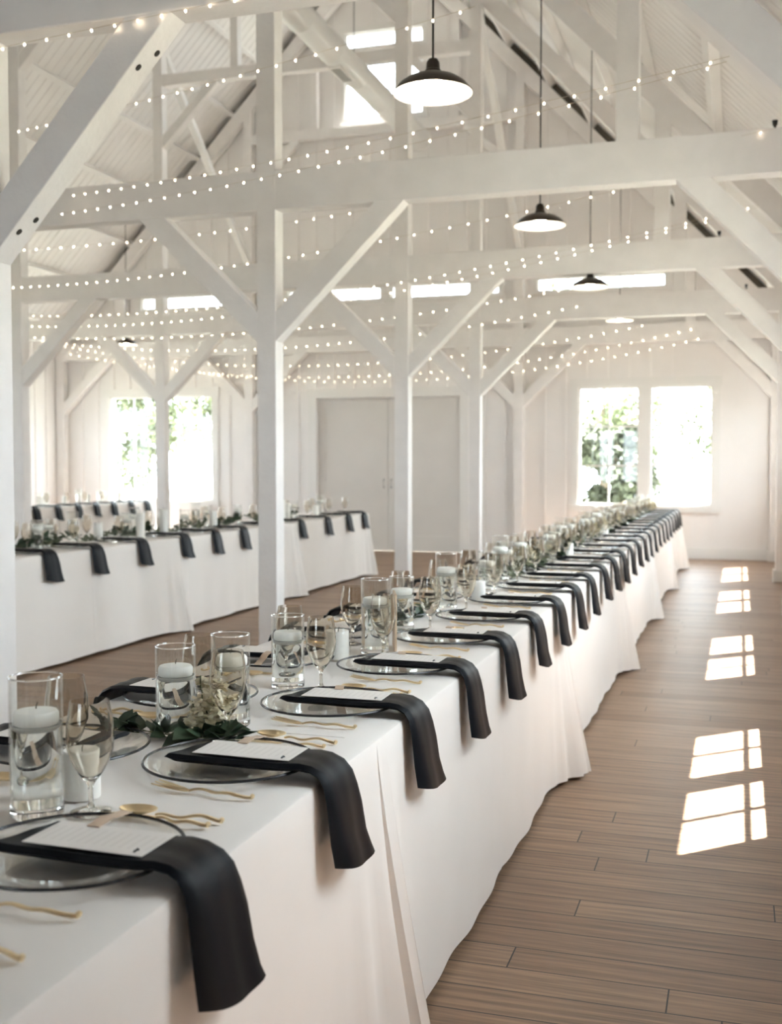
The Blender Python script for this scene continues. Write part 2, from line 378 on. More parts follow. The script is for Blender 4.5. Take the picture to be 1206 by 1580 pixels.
# long braces between the last frame and the end wall
for x, nm in ((-7.55, 'left'), (-3.16, 'right')):
    P = [(13.74, 6.95), (YE - .17, 4.5), (YE - .17, 4.62), (13.74, 7.07)]
    o = MB().prism(P, 'x', x - .045, x + .045).build('long_brace', M['trim'], bevel=.004)
    tag(o, 'thin long white brace slanting down to the far wall, %s of the ridge' % nm, 'brace', 'long braces')
# dark strip painting in the shadow gap between the end rafters and the deck
for sgn, nm in ((1, 'gap_shade_right'), (-1, 'gap_shade_left')):
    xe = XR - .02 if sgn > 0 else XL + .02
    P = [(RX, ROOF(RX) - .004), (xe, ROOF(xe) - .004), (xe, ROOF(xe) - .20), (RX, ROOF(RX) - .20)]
    tag(MB().prism(P, 'y', YE - .02, YE - .001).build(nm, M['gap_shade']), kind='structure')

# windows and doors
wn = [0]
def window(c, axis, x0, x1, z0, z1, units, ncol, nrow, inner, depth, splits=None, casing=.10, mull=.14):
    """c: wall plane coordinate of the inner face; inner = direction into the room (+1/-1)"""
    wn[0] += 1; root = empty('window_%d' % wn[0], ((x0 + x1) / 2, c, z0) if axis == 'y' else (c, (x0 + x1) / 2, z0)); root['kind'] = 'structure'
    o0 = Vector(root.location)
    def bx(m, a, b, d0, d1, q0, q1):
        d0, d1 = sorted((c + inner * d0, c + inner * d1))
        if axis == 'y': m.box(a - o0.x, b - o0.x, d0 - o0.y, d1 - o0.y, q0 - o0.z, q1 - o0.z)
        else: m.box(d0 - o0.x, d1 - o0.x, a - o0.y, b - o0.y, q0 - o0.z, q1 - o0.z)
    f = MB(); g = casing
    if g:
        bx(f, x0 - g, x0, -.001, .022, z0, z1); bx(f, x1, x1 + g, -.001, .022, z0, z1)
        bx(f, x0 - g - .02, x1 + g + .02, -.001, .03, z1, z1 + g + .03); bx(f, x0 - g - .02, x1 + g + .02, -.001, .05, z0 - g, z0)
    j = .02
    bx(f, x0, x0 + j, -depth, .0, z0, z1); bx(f, x1 - j, x1, -depth, .0, z0, z1); bx(f, x0, x1, -depth, 0, z1 - j, z1); bx(f, x0, x1, -depth, 0, z0, z0 + j)
    f.build('frame', M['trim'], root)
    uw = (x1 - x0 - mull * (units - 1)) / units; gd = min(.03, depth * .6)
    for k in range(units):
        a = x0 + k * (uw + mull); b = a + uw; s = MB(); e = .03 if casing else .02
        bx(s, a, a + e, -gd - .02, -gd + .02, z0, z1); bx(s, b - e, b, -gd - .02, -gd + .02, z0, z1); bx(s, a, b, -gd - .02, -gd + .02, z0, z0 + e); bx(s, a, b, -gd - .02, -gd + .02, z1 - e, z1)
        s.build('sash', M['trim'], root)
        mt = MB()
        for i in range(1, ncol): xm = a + (b - a) * i / ncol; bx(mt, xm - .011, xm + .011, -gd - .012, -gd + .012, z0, z1)
        for zz in (splits or [z0 + (z1 - z0) * i / nrow for i in range(1, nrow)]): bx(mt, a, b, -gd - .012, -gd + .012, zz - .012, zz + .012)
        if mt.v: mt.build('muntin', M['trim'], root)
        pn = MB(); bx(pn, a + e, b - e, -gd - .002, -gd + .002, z0 + e, z1 - e); pn.build('pane', M['pane'], root)
        if k: mm = MB(); bx(mm, a - mull, a, -depth, .01, z0, z1); mm.build('mullion', M['trim'], root)
    return root
for h in END_WINDOWS: window(YE, 'y', *h, 2, 2, 3, -1, .14)
window(YB, 'y', *BACK_FILL_WINDOW, 2, 2, 3, 1, .1)  # added fill window in the back wall, out of view
for h in TRANSOMS: window(YE, 'y', *h, 1, 4, 1, -1, .14, casing=.05)
window(YE, 'y', *GABLES[0], 1, 1, 1, -1, .14, casing=.06); window(YE, 'y', *GABLES[1], 1, 1, 1, -1, .14, casing=.06)
for yc, ww in SIDE_WINDOWS:
    window(XR, 'x', yc - ww / 2, yc + ww / 2, SWIN[1], SWIN[2], 2 if ww > 1 else 1, 2, 2, -1, .055, splits=[1.685])
for yc, ww in LEFT_WINDOWS:
    window(XL, 'x', yc - ww / 2, yc + ww / 2, SWIN[1], SWIN[2], 2, 2, 2, 1, .055, splits=[1.685])
d = empty('door_1', ((DOOR[0] + DOOR[1]) / 2, YE, 0)); d['kind'] = 'structure'; hw = (DOOR[1] - DOOR[0]) / 2
f = MB().box(-hw - .13, -hw, -.03, .0, 0, DOOR[3]).box(hw, hw + .13, -.03, .0, 0, DOOR[3]).box(-hw - .15, hw + .15, -.035, .0, DOOR[3], DOOR[3] + .15).box(-hw, hw, .11, .15, 0, DOOR[3])
f.build('door_frame', M['trim'], d)
for s in (-1, 1):
    a, b = (-hw, -.003) if s < 0 else (.003, hw); lf = MB().box(a, b, .065, .105, .01, DOOR[3] - .005)
    for q0, q1 in ((a, a + .12), (b - .12, b)): lf.box(q0, q1, .05, .066, .01, DOOR[3] - .005)
    for q0, q1 in ((.01, .25), (.95, 1.1), (DOOR[3] - .15, DOOR[3] - .005)): lf.box(a + .12, b - .12, .05, .066, q0, q1)
    leaf = lf.build('door_leaf', M['door'], d)
    MB().tube([(s * .06, .05, 1.0), (s * .06, .0, 1.0), (s * .06, .0, 1.13), (s * .06, .05, 1.13)], .008).build('door_handle', M['grille'], leaf)
for nm, (a, b) in {'baseboard_end': (XL, DOOR[0] - .13), 'baseboard_end_right': (DOOR[1] + .13, XR)}.items():
    tag(MB().box(a, b, YE - .022, YE - .0005, 0, .16).build(nm, M['trim']), kind='structure')
tag(MB().box(XR - .022, XR - .0005, YB, YE - .03, 0, .16).build('baseboard_right', M['trim']), kind='structure')
tag(MB().box(XL + .0005, XL + .022, YB, YE - .03, 0, .16).build('baseboard_left', M['trim']), kind='structure')

# duct under the ridge
du = empty('air_duct', (-4.62, 8, 6.22))
b = MB(); prof = []
y = -6.0
while y < 7.6: prof += [(.165, y), (.165, y + .9), (.172, y + .91), (.172, y + .94), (.165, y + .95)]; y += .95
vs = []; N = 28
for r, y in prof: vs += [(r * math.cos(6.28318 * i / N), y, r * math.sin(6.28318 * i / N)) for i in range(N)]
b.add(vs, [(k * N + i, k * N + (i + 1) % N, (k + 1) * N + (i + 1) % N, (k + 1) * N + i) for k in range(len(prof) - 1) for i in range(N)], True)
b.build('duct_pipe', M['duct'], du)
for yy in (4.55, 1.3):
    g = MB().box(-.075, .075, yy, yy + .5, -.185, -.13).build('register', M['trim'], du)
    gg = MB()
    for i in range(9): gg.box(-.055, .055, yy + .04 + i * .05, yy + .065 + i * .05, -.19, -.184)
    gg.build('grille', M['grille'], g)
tag(du, 'round white air duct running below the ridge to the far gable', 'duct')

# ------------------------------------------------------------------ pendants
def make_pendant():
    r = empty('pendant_lamp')
    prof = [(.178, 0), (.177, .006), (.150, .038), (.115, .062), (.075, .078), (.045, .084), (.036, .088)]
    sh = MB().lathe(prof, 40).build('lamp_shade', M['bronze'], r)
    MB().lathe([(.176, .0005), (.148, .034), (.113, .058), (.073, .074), (.02, .082)], 40).build('shade_lining', M['enamel'], sh)
    MB().lathe([(.036, .086), (.036, .10), (.031, .105), (.029, .135), (.02, .15), (.006, .152)], 20).build('socket', M['bronze'], r)
    MB().lathe([(.001, .004), (.02, .008), (.036, .024), (.042, .042), (.036, .06), (.018, .078)], 20).build('bulb', M['bulb'], r)
    return r
pend = make_pendant(); tag(pend, 'x', 'pendant lamp', 'barn pendant lamps'); pp = Proto(pend)
PEND = [(-1.32, 4.85, 3.0, 'nearest dark bronze pendant lamp hanging over the front table'), (-1.335, 7.72, 3.0, 'second dark bronze pendant lamp over the front table'),
        (-1.345, 10.5, 3.0, 'third dark bronze pendant lamp along the front table'), (-1.49, 14.6, 3.2, 'farthest pendant lamp over front table, half hidden by a tie beam'),
        (-9.06, 15.3, 3.21, 'pendant lamp hanging over the left aisle near the far windows'), (-5.02, 14.4, 6.68, 'pendant lamp high under the ridge beside the air duct')]
for x, y, z, lb in PEND:
    p = pp.put((x, y, z), 0, lb)
    L = ROOF(x) - .3 - z
    c = MB().tube([(0, 0, .15), (0, 0, L)], .005, 6).build('cord', M['cord'], p)
    MB().lathe([(.03, L - .03), (.03, L)], 12).build('ceiling_canopy', M['cord'], p)
for i, (x, y, z) in enumerate([(.18, 7.2 + .07, 3.39), (-.2, 10.52, 3.39), (.05, 13.67, 3.39), (-1.5, 0, 0)][:3]):
    r = MB().lathe([(.0, 0), (.03, 0), (.03, .02), (.012, .03), (.012, .05)], 12, (0, 0, 0)).build('uplight', M['black'])
    MB().lathe([(.0, .05), (.022, .05), (.03, .10), (.024, .10), (.0, .07)], 14).build('lamp_head', M['black'], r)
    r.location = (x, y, z); r.scale = (.6, .6, .6); tag(r, 'small black uplight on top of the tie beam, ' + FR[i + 1], 'light', 'black uplights')

# ------------------------------------------------------------------ fairy light strings
STR = [((-4.4, 3.945, 2.96), (-1.70, 3.945, 3.134), .0, 'along the lower edge of the nearest tie beam'),
       ((-5.047, 7.0, 3.768), (-1.027, 4.4, 3.171), .024, 'highest of all, rising behind the nearest pendant lamp'),
       ((-4.704, 7.15, 3.322), (-.057, 4.6, 2.941), .052, 'upper of the twin pair crossing the second tie beam'),
       ((-4.804, 7.15, 3.193), (-.067, 4.6, 2.922), .061, 'lower of the twin pair crossing the second tie beam'),
       ((-6.465, 9.0, 3.367), (.177, 7.15, 3.369), .122, 'sweeping under the second tie beam up to the right wall'),
       ((-7.716, 10.42, 3.288), (-.581, 7.4, 3.163), .133, 'from the third tie beam to the underside of the second'),
       ((-8.908, 12.3, 3.278), (.114, 9.0, 3.328), .247, 'upper of two crossing behind the third tie beam'),
       ((-9.147, 12.6, 3.191), (.107, 9.2, 3.353), .279, 'lower of two crossing behind the third tie beam'),
       ((-9.822, 13.55, 3.179), (-.469, 11.5, 3.355), .274, 'between the third and fourth tie beams'),
       ((-10.883, 16.3, 3.361), (-1.122, 14.5, 3.135), .427, 'deepest sag before the far windows'),
       ((-10.9, 16.46, 3.25), (-.6, 16.46, 3.30), .54, 'lowest one across the far end wall'),
       ((-10.074, 14.5, 3.229), (-1.671, 12.5, 3.129), .299, 'just behind the fourth tie beam'),
       ((-9.98, 16.46, 3.14), (-.5, 16.46, 3.16), .50, 'directly in front of the double door head')]
bulb_me = MB().lathe([(.0004, -.005), (.0032, -.0033), (.0042, 0), (.0033, .004), (.0004, .0055)], 8)
bulb0 = None
for a, b, sag, lb in STR:
    A = Vector(a); B = Vector(b); n = max(10, int((B - A).length / (.104 if 'nearest tie' in lb else .165))); pts = []
    for i in range(n * 2 + 1):
        t = i / (2 * n); p = A.lerp(B, t); p.z -= 4 * t * (1 - t) * sag; pts.append(p)
    w = MB().tube(pts, .0011, 4).build('string_lights', M['wire'])
    tag(w, 'string of warm fairy lights ' + lb, 'string lights', 'strings of fairy lights')
    for i in range(n):
        if bulb0 is None: o = bulb0 = bulb_me.build('bulb', M['fairy'])
        else: o = bulb0.copy(); col.objects.link(o)
        o.parent = w; o.location = pts[2 * i + 1] - Vector((0, 0, .008))

# ------------------------------------------------------------------ tablecloths
ZT = .76
def cloth(x0, x1, y0, y1, lift, seed, label, group, step=.022):
    rnd = random.Random(seed); ph = [rnd.uniform(0, 6.28) for _ in range(6)]
    m = MB(); ny = int((y1 - y0) / step) + 1; NT = 16; NX = 8; ym = (y0 + y1) / 2
    cols = []
    def out(y, t, s):
        d0, d1 = abs(y - y0), abs(y1 - y)
        e = math.exp(-(d0 / .13) ** 2) * (1 if s > 0 else .8) + math.exp(-(d1 / .19) ** 2)
        dn = min(d0, d1)
        v = .012 * t + t * (.0035 * math.sin(y * 20.3 + ph[0] + s) + .004 * math.sin(y * 7.6 + ph[1] + 2 * s)) * (.3 + .7 * t)
        v += e * (.10 * t ** 1.25 + .026 * t * math.sin(dn * 58 + ph[2]))
        v += .004 * math.exp(-((y - ym) / .008) ** 2) * min(1, t * 4)
        v += -.006 * math.exp(-((y - ym - .02) / .01) ** 2) * min(1, t * 4)
        return v
    r = .012
    for k in range(ny + 1):
        y = y0 + (y1 - y0) * k / ny; c = []
        d0, d1 = abs(y - y0), abs(y1 - y); e = math.exp(-(d0 / .13) ** 2) + math.exp(-(d1 / .19) ** 2)
        hem = .012 + .012 * (1 - min(1, e)) + .003 * math.sin(y * 9 + ph[3])
        zt = ZT + lift + .0012 * math.sin(y * 5 + ph[4])
        for i in range(NT, 0, -1):
            t = i / NT; c.append((x0 - out(y, t, -1), y, zt - r - t * (zt - r - hem)))
        c += [(x0, y, zt - r), (x0 + r * .3, y, zt - r * .3)]
        for i in range(NX + 1): c.append((x0 + r + (x1 - x0 - 2 * r) * i / NX, y, zt))
        c += [(x1 - r * .3, y, zt - r * .3), (x1, y, zt - r)]
        for i in range(1, NT + 1):
            t = i / NT; c.append((x1 + out(y, t, 1), y, zt - r - t * (zt - r - hem)))
        cols.append(c)
    n = len(cols[0]); vs = [p for c in cols for p in c]
    fs = [(k * n + i, k * n + i + 1, (k + 1) * n + i + 1, (k + 1) * n + i) for k in range(len(cols) - 1) for i in range(n - 1)]
    # end drops
    for ci, sg in ((0, -1), (len(cols) - 1, 1)):
        base = len(vs); top = [cols[ci][i] for i in range(NT + 2, NT + 2 + NX + 1)]
        xs = [x0] + [p[0] for p in top] + [x1]
        for j in range(NT + 1):
            t = j / NT
            for q, x in enumerate(xs):
                lx, rx = x0 - out(y0 if ci == 0 else y1, t, -1) * (j > 0), x1 + out(y0 if ci == 0 else y1, t, 1) * (j > 0)
                f_ = q / (len(xs) - 1); z = (ZT + lift - r) * (1 - t) + .02 * t if j else ZT + lift - (r if q in (0, len(xs) - 1) else 0)
                vs.append((lx + (rx - lx) * f_, cols[ci][0][1] + sg * t * .012 * (1 + math.sin(f_ * 25)) * (0 < q < len(xs) - 1), z))
        w_ = len(xs)
        fs += [(base + j * w_ + q, base + j * w_ + q + 1, base + (j + 1) * w_ + q + 1, base + (j + 1) * w_ + q) for j in range(NT) for q in range(w_ - 1)]
    m.add(vs, fs, True); o = m.build('tablecloth', M['cloth']); tag(o, label, 'tablecloth', group)
    return o
XA0, XA1 = -1.51, -.735
JO = [-.25, 2.25, 4.8, 7.42, 9.95, 12.45, 15.0]
for k in range(6):
    cloth(XA0, XA1, JO[k] - .0, JO[k + 1] + .06 - (.06 if k == 5 else 0), .0016 * (k % 2), k + 3,
          'ivory floor-length tablecloth on the long front table, %s table from the camera' % ORD[k], 'tablecloths on the front table')
XB0, XB1 = -5.11, -4.345
JB = [3.0, 5.55, 8.08, 10.6, 13.0]
for k in range(4):
    cloth(XB0, XB1, JB[k], JB[k + 1] + (.05 if k < 3 else 0), .0016 * (k % 2), k + 20, 'ivory floor-length tablecloth on the middle table, %s from the left' % ORD[k], 'tablecloths on the middle table')
XC0, XC1 = -9.86, -9.09
for k, (a, b) in enumerate(((11.1, 13.65), (13.62, 16.15))):
    cloth(XC0, XC1, a, b, .0016 * k, k + 40, 'ivory tablecloth on the far left table, %s end' % ('nearer' if k == 0 else 'farther'), 'tablecloths on the far left table')

# ------------------------------------------------------------------ place setting prototypes (x: towards the diner, origin at the table edge)
def napkin_mesh(seed):
    rnd = random.Random(seed); hang = rnd.uniform(.17, .205); lean = rnd.uniform(-.006, .022); flare = rnd.uniform(.012, .03)
    path = [(-.288, .031), (-.278, .028), (-.26, .027), (-.21, .027), (-.15, .027), (-.09, .0272), (-.06, .0285), (-.035, .030), (-.012, .027), (.008, .017), (.021, -.001), (.029, -.03), (.035, -.065), (.041, -.115), (.048, -hang + .03), (.052, -hang)]
    NW = 14; secs = []
    for k, (x, z) in enumerate(path):
        x0, z0 = path[max(k - 1, 0)]; x1, z1 = path[min(k + 1, len(path) - 1)]
        t = Vector((x1 - x0, z1 - z0)).normalized(); n = Vector((-t.y, t.x))
        s = k / (len(path) - 1); h = max(0, (s - .55) / .45)
        hw = .0655 + (.006 + flare * .5) * h; cyy = lean * h + .01 * h * h - .004 * (1 - h); g = max(0, 1 - k / 3)
        th = (.0068 * (1 - h) + .0026 * h) if k else .0045; ring = []
        for side in (1, -1):
            for i in range(NW + 1):
                u = -1 + 2 * i / NW if side > 0 else 1 - 2 * i / NW
                edge = math.sqrt(max(0, 1 - abs(u) ** 8))
                roll = 1 + ((.35 if u < 0 else .2) * math.exp(-((abs(u) - .90) / .09) ** 2)) * (1 - h)
                off = side * th * edge * roll
                crease = h * (.007 * math.cos(u * 2.6 + .8) - .004 * abs(u) * math.sin(u * 5 + 1)) + (1 - h) * (.0008 * math.sin(u * 7 + x * 20))
                bot = h * h * .012 * u * u if k == len(path) - 1 else 0
                q = off + crease
                ring.append((x + n.x * q + (.012 * h * u) + .020 * g * u, u * hw + cyy, z + n.y * q + bot - .010 * h * u * (k > 12)))
        secs.append(ring)
    n = len(secs[0]); vs = [p for r_ in secs for p in r_]; m = MB()
    fs = [(k * n + i, k * n + (i + 1) % n, (k + 1) * n + (i + 1) % n, (k + 1) * n + i) for k in range(len(secs) - 1) for i in range(n)]
    fs += [tuple(range(n))[::-1], tuple((len(secs) - 1) * n + i for i in range(n))]
    return m.add(vs, fs, True)
naps = [Proto(tag(napkin_mesh(11 + i).build('napkin', M['napkin']), 'x', 'napkin', 'x')) for i in range(4)]
def plate():
    o = MB().lathe([(.0005, .003), (.10, .003), (.118, .006), (.150, .0135), (.164, .016), (.164, .0185), (.149, .0165), (.117, .0095), (.10, .0065), (.0005, .0065)], 56).build('charger_plate', M['plateglass'])
    MB().torus(.1645, .0029, .0172, 56, 8).build('dark_rim', M['rim'], o)
    return tag(o, 'x', 'charger plate', 'x')
P_plate = Proto(plate())
def card():
    o = MB().box(-.1, .1, -.05, .05, 0, .0012).build('menu_card', M['menu'])
    MB().tube([(.082, -.040, .0014), (.080, -.034, .0014), (.083, -.030, .0014), (.079, -.026, .0014)], .0022, 6).build('monogram', M['rim'], o)
    return tag(o, 'x', 'menu card', 'x')
P_card = Proto(card())
def strip():
    vs = []; 
    pts = [(0.0, 0.0, .0), (-.01, .045, -.001), (-.02, .085, -.010), (-.028, .125, -.0165)]
    m = MB()
    for (x, y, z) in pts: vs += [(x - .011, y, z), (x + .011, y, z), (x - .011, y, z + .0015), (x + .011, y, z + .0015)]
    fs = [(0, 1, 3, 2), (12, 14, 15, 13)]
    for k in range(3):
        q = 4 * k; fs += [(q, q + 4, q + 5, q + 1), (q + 2, q + 3, q + 7, q + 6), (q, q + 2, q + 6, q + 4), (q + 1, q + 5, q + 7, q + 3)]
    return tag(m.add(vs, fs).build('name_strip', M['kraft']), 'x', 'name strip', 'x')
P_strip = Proto(strip())
def handle(m, x0, x1, ph=0):
    pts = []; rr = []
    for i in range(17):
        t = i / 16; pts.append((x0 + (x1 - x0) * t, .006 * math.sin(t * 7 + ph) * (1 - .2 * t), .004 + .006 * t * (1 - t) * 4 * .6 + .002 * math.sin(t * 12))); rr.append(.0030 + .0014 * t)
    m.tube(pts, rr, 8, flat=.75); m.lathe([(.0005, -.004), (.0042, -.001), (.0042, .003), (.0005, .005)], 8, (x1, pts[-1][1], .005))
    return pts[0]
def fork():
    m = MB(); p = handle(m, -.205, -.08)
    m.tube([p, (-.212, p[1], .005), (-.222, p[1], .006)], [.004, .008, .009], 10, flat=.35)
    for q in (-1, 0, 1):
        m.tube([(-.216, p[1] + q * .003, .006), (-.232, p[1] + q * .008, .0075), (-.255, p[1] + q * .0115, .011), (-.274, p[1] + q * .013, .014)], [.003, .0024, .002, .0012], 6)
    return tag(m.build('fork', M['gold']), 'x', 'fork', 'x')
def knife():
    m = MB(); p = handle(m, -.18, -.08, 1)
    m.add([(-.18, p[1] - .005, .003), (-.18, p[1] + .006, .003), (-.255, p[1] + .011, .003), (-.285, p[1] - .001, .003), (-.255, p[1] - .006, .003),
           (-.18, p[1] - .005, .006), (-.18, p[1] + .006, .0055), (-.255, p[1] + .011, .004), (-.285, p[1] - .001, .004), (-.255, p[1] - .006, .0055)],
          [(4, 3, 2, 1, 0), (5, 6, 7, 8, 9), (0, 1, 6, 5), (1, 2, 7, 6), (2, 3, 8, 7), (3, 4, 9, 8), (4, 0, 5, 9)])
    return tag(m.build('knife', M['gold']), 'x', 'knife', 'x')
def spoon():
    m = MB(); p = handle(m, -.20, -.08, 2.2); N = 16; vs = []; fs = []
    for k in range(5):
        s = k / 4
        for i in range(N):
            a = 6.28318 * i / N; vs.append((-.232 + .034 * s * math.cos(a) , p[1] + .021 * s * math.sin(a), .004 + .009 * s * s))
    for k in range(5):
        s = 1 - k / 4
        for i in range(N):
            a = 6.28318 * i / N; vs.append((-.232 + .034 * s * math.cos(a), p[1] + .021 * s * math.sin(a), .0025 + .0088 * s * s))
    fs = [(k * N + i, k * N + (i + 1) % N, (k + 1) * N + (i + 1) % N, (k + 1) * N + i) for k in range(9) for i in range(N)]
    m.add(vs, fs, True)
    return tag(m.build('spoon', M['gold']), 'x', 'spoon', 'x')
P_fork, P_knife, P_spoon = Proto(fork()), Proto(knife()), Proto(spoon())
def goblet():
    prof = [(.0005, .0), (.034, .0), (.0345, .002), (.020, .005), (.007, .009), (.0042, .018), (.0040, .038), (.0052, .048), (.011, .056), (.0215, .069), (.0315, .088), (.0385, .110), (.0403, .130), (.0385, .155), (.0345, .180), (.0330, .191), (.0318, .191), (.0332, .180), (.0371, .155), (.0389, .130), (.0371, .1105), (.0302, .0895), (.0205, .0715), (.010, .0595), (.0005, .056)]
    return tag(MB().lathe(prof, 32).build('wine_goblet', M['smoke']), 'x', 'wine goblet', 'x')
P_gob = Proto(goblet())
NSET = 27
def place_setting(ex, y, side, rank, row, k, cutlery=True, deco=True, napv=0):
    """ex: x of the table edge; side +1 right edge, -1 left edge"""
    rz = 0 if side > 0 else math.pi
    rnd = random.Random(int(ex * 100) * 977 + int(y * 1000) + (5 if side > 0 else 9)); jy = rnd.uniform(-.012, .012)
    def w(x, yy, z): return (ex + side * x, y + side * yy + jy, ZT + .0025 + z)
    P_plate.put(w(-.205, 0, .0006), rz, 'clear dark-rimmed charger plate, ' + rank, 'charger plates, ' + row)
    naps[napv].put(w(0, 0, 0), rz + R(rnd.uniform(-2, 2)), 'black napkin over the table edge, ' + rank, 'black napkins, ' + row)
    if deco:
        P_card.put(w(-.16, .002, .0365), rz + R(rnd.uniform(-2.5, 2.5)), 'cream menu card on black napkin, ' + rank, 'menu cards, ' + row)
        P_strip.put(w(-.195, .040, .0385), rz + R(rnd.uniform(-6, 6)), 'tan paper strip by the card, ' + rank, 'name strips, ' + row)
    if cutlery:
        P_fork.put(w(0.005, -.185, .0006), rz + R(rnd.uniform(-3, 3)), 'gold fork, ' + rank, 'gold forks, ' + row)
        P_knife.put(w(0.0, .185, .0006), rz + R(rnd.uniform(-3, 3)), 'gold knife, ' + rank, 'gold knives, ' + row)
        P_spoon.put(w(0.012, .222, .0006), rz + R(rnd.uniform(-3, 3)), 'gold spoon, ' + rank, 'gold spoons, ' + row)
    P_gob.put(w(-.305, .205 if side > 0 else .15, .0005), rz, 'smoky wine goblet, ' + rank, 'wine goblets, ' + row)
for k in range(-1, 26):
    y = 1.42 + .541 * k
    for side, ex, nm in ((1, XA1, 'right'), (-1, XA0, 'left')):
        if y > 14.8: continue
        cut = k < (0 if side > 0 else 1)
        rk = 'nearest cut-off place, %s side of front table' % nm if cut else '%s place from camera, %s side of front table' % (ORD[k - (side < 0)], nm)
        if k < 0 and side < 0: continue
        far = k > 13
        place_setting(ex, y, side, rk, '%s side of the front table' % nm, k, cutlery=(k < 13 if side > 0 else -1 < k < 8), deco=(k > -1 and (side > 0 or k < 14)), napv=(k * 3 + (side < 0)) % 4)
for i, y in enumerate([6.32, 6.89, 7.52, 8.2, 8.77, 9.33, 10.05, 10.74, 11.5, 12.19, 12.77]):
    place_setting(XB1, y, 1, '%s place from left on middle table' % ORD[i], 'right side of the middle table', i, False, False, i % 4)
for i, y in enumerate([12.95, 13.45, 13.95, 14.42, 14.9, 15.42, 15.9]):
    place_setting(XC1, y, 1, '%s place from left on far left table' % ORD[i], 'right side of the far left table', i, False, False, i % 4)

# ------------------------------------------------------------------ vases, candles
VH = {'tall': .236, 'middle': .208, 'short': .193}
def vase(kind):
    h = VH[kind]; wl = h * .66
    o = MB().lathe([(.0440, .019), (.044, h - .003), (.0420, h - .003), (.0420, .019)], 40).build('cylinder_vase', M['shell'])
    MB().lathe([(.0005, 0), (.041, 0), (.0438, .003), (.044, .01), (.044, .0188), (.0005, .0188)], 40).build('base', M['glass'], o)
    MB().torus(.0430, .0016, h - .002, 40, 8).build('rim', M['glass'], o)
    MB().lathe([(.0005, .0193), (.0416, .0193), (.0416, wl), (.0405, wl - .001), (.0005, wl - .001)], 40).build('water', M['water'], o)
    return tag(o, 'x', 'vase', 'x')
P_vase = {k: Proto(vase(k)) for k in VH}
def floater():
    o = MB().lathe([(.0005, 0), (.026, .0), (.034, .006), (.0375, .016), (.0375, .028), (.034, .033), (.022, .035), (.0005, .036)], 28).build('floating_candle', M['wax'])
    MB().tube([(0, 0, .035), (.001, 0, .042), (.003, .001, .047)], .0010, 6).build('wick', M['wick'], o)
    return tag(o, 'x', 'candle', 'x')
P_float = Proto(floater())
def pillar():
    o = MB().lathe([(.0005, 0), (.032, 0), (.033, .002), (.033, .082), (.031, .0845), (.012, .081), (.0005, .080)], 28).build('pillar_candle', M['wax'])
    MB().tube([(0, 0, .079), (.001, 0, .088), (.003, .001, .094)], .0011, 6).build('wick', M['wick'], o)
    return tag(o, 'x', 'candle', 'x')
P_pill = Proto(pillar())
def votive():
    o = MB().lathe([(.0005, 0), (.038, 0), (.039, .002), (.0395, .102), (.0388, .103), (.0380, .102), (.0375, .0055), (.0005, .005)], 32).build('candle_glass', M['plateglass'])
    return tag(o, 'x', 'candle holder', 'x')
P_vot = Proto(votive())
def put_vase(kind, x, y, where, grp):
    z = ZT + .003
    P_vase[kind].put((x, y, z), random.uniform(0, 6), '%s cylinder vase of water, %s' % (kind, where), 'cylinder vases, ' + grp)
    P_float.put((x, y, z + VH[kind] * .66 - .012), 0, 'floating candle in %s vase, %s' % (kind, where), 'floating candles, ' + grp)
V = [('tall', -1.12, 1.59), ('short', -1.177, 2.18), ('middle', -1.092, 2.28), ('short', -1.136, 2.72), ('tall', -1.077, 3.28), ('short', -1.144, 3.79), ('tall', -1.12, 4.33), ('short', -1.10, 5.0)]
random.seed(8); y = 5.5; i = 0
while y < 14.8:
    kd = ['tall', 'short', 'middle'][i % 3]; V.append((kd, -1.115 + random.uniform(-.05, .05), y)); y += [.12, .4, .45][i % 3] + random.uniform(-.02, .05); i += 1
for i, (kd, x, y) in enumerate(V): put_vase(kd, x, y, '%s vase from camera on front table' % ORD[i], 'front table')
for i, (x, y) in enumerate([(-1.105, 1.70), (-1.148, 3.14), (-1.08, 4.72), (-1.17, 6.1), (-1.05, 7.2), (-1.16, 8.3), (-1.07, 9.4), (-1.15, 10.6), (-1.08, 11.8), (-1.12, 13.0)]):
    wh = '%s pillar from camera on front table' % ORD[i]
    P_pill.put((x, y, ZT + .003 + (.006 if i == 1 else 0)), 0, 'short white pillar candle, ' + wh, 'pillar candles on the front table')
    if i == 1: P_vot.put((x, y, ZT + .003), 0, 'clear glass cup around the %s pillar candle on front table' % ORD[i], 'glass cups')
# table sign seen edge-on
sg = MB().box(-.065, .065, -.004, .004, 0, .18).build('table_sign', M['plank'], bevel=.002); sg.location = (-1.05, 3.40, ZT + .003); sg.rotation_euler = (0, 0, R(-70) + R(180))
tag(sg, 'thin tan wooden table sign standing edge-on beside a tall vase', 'sign')
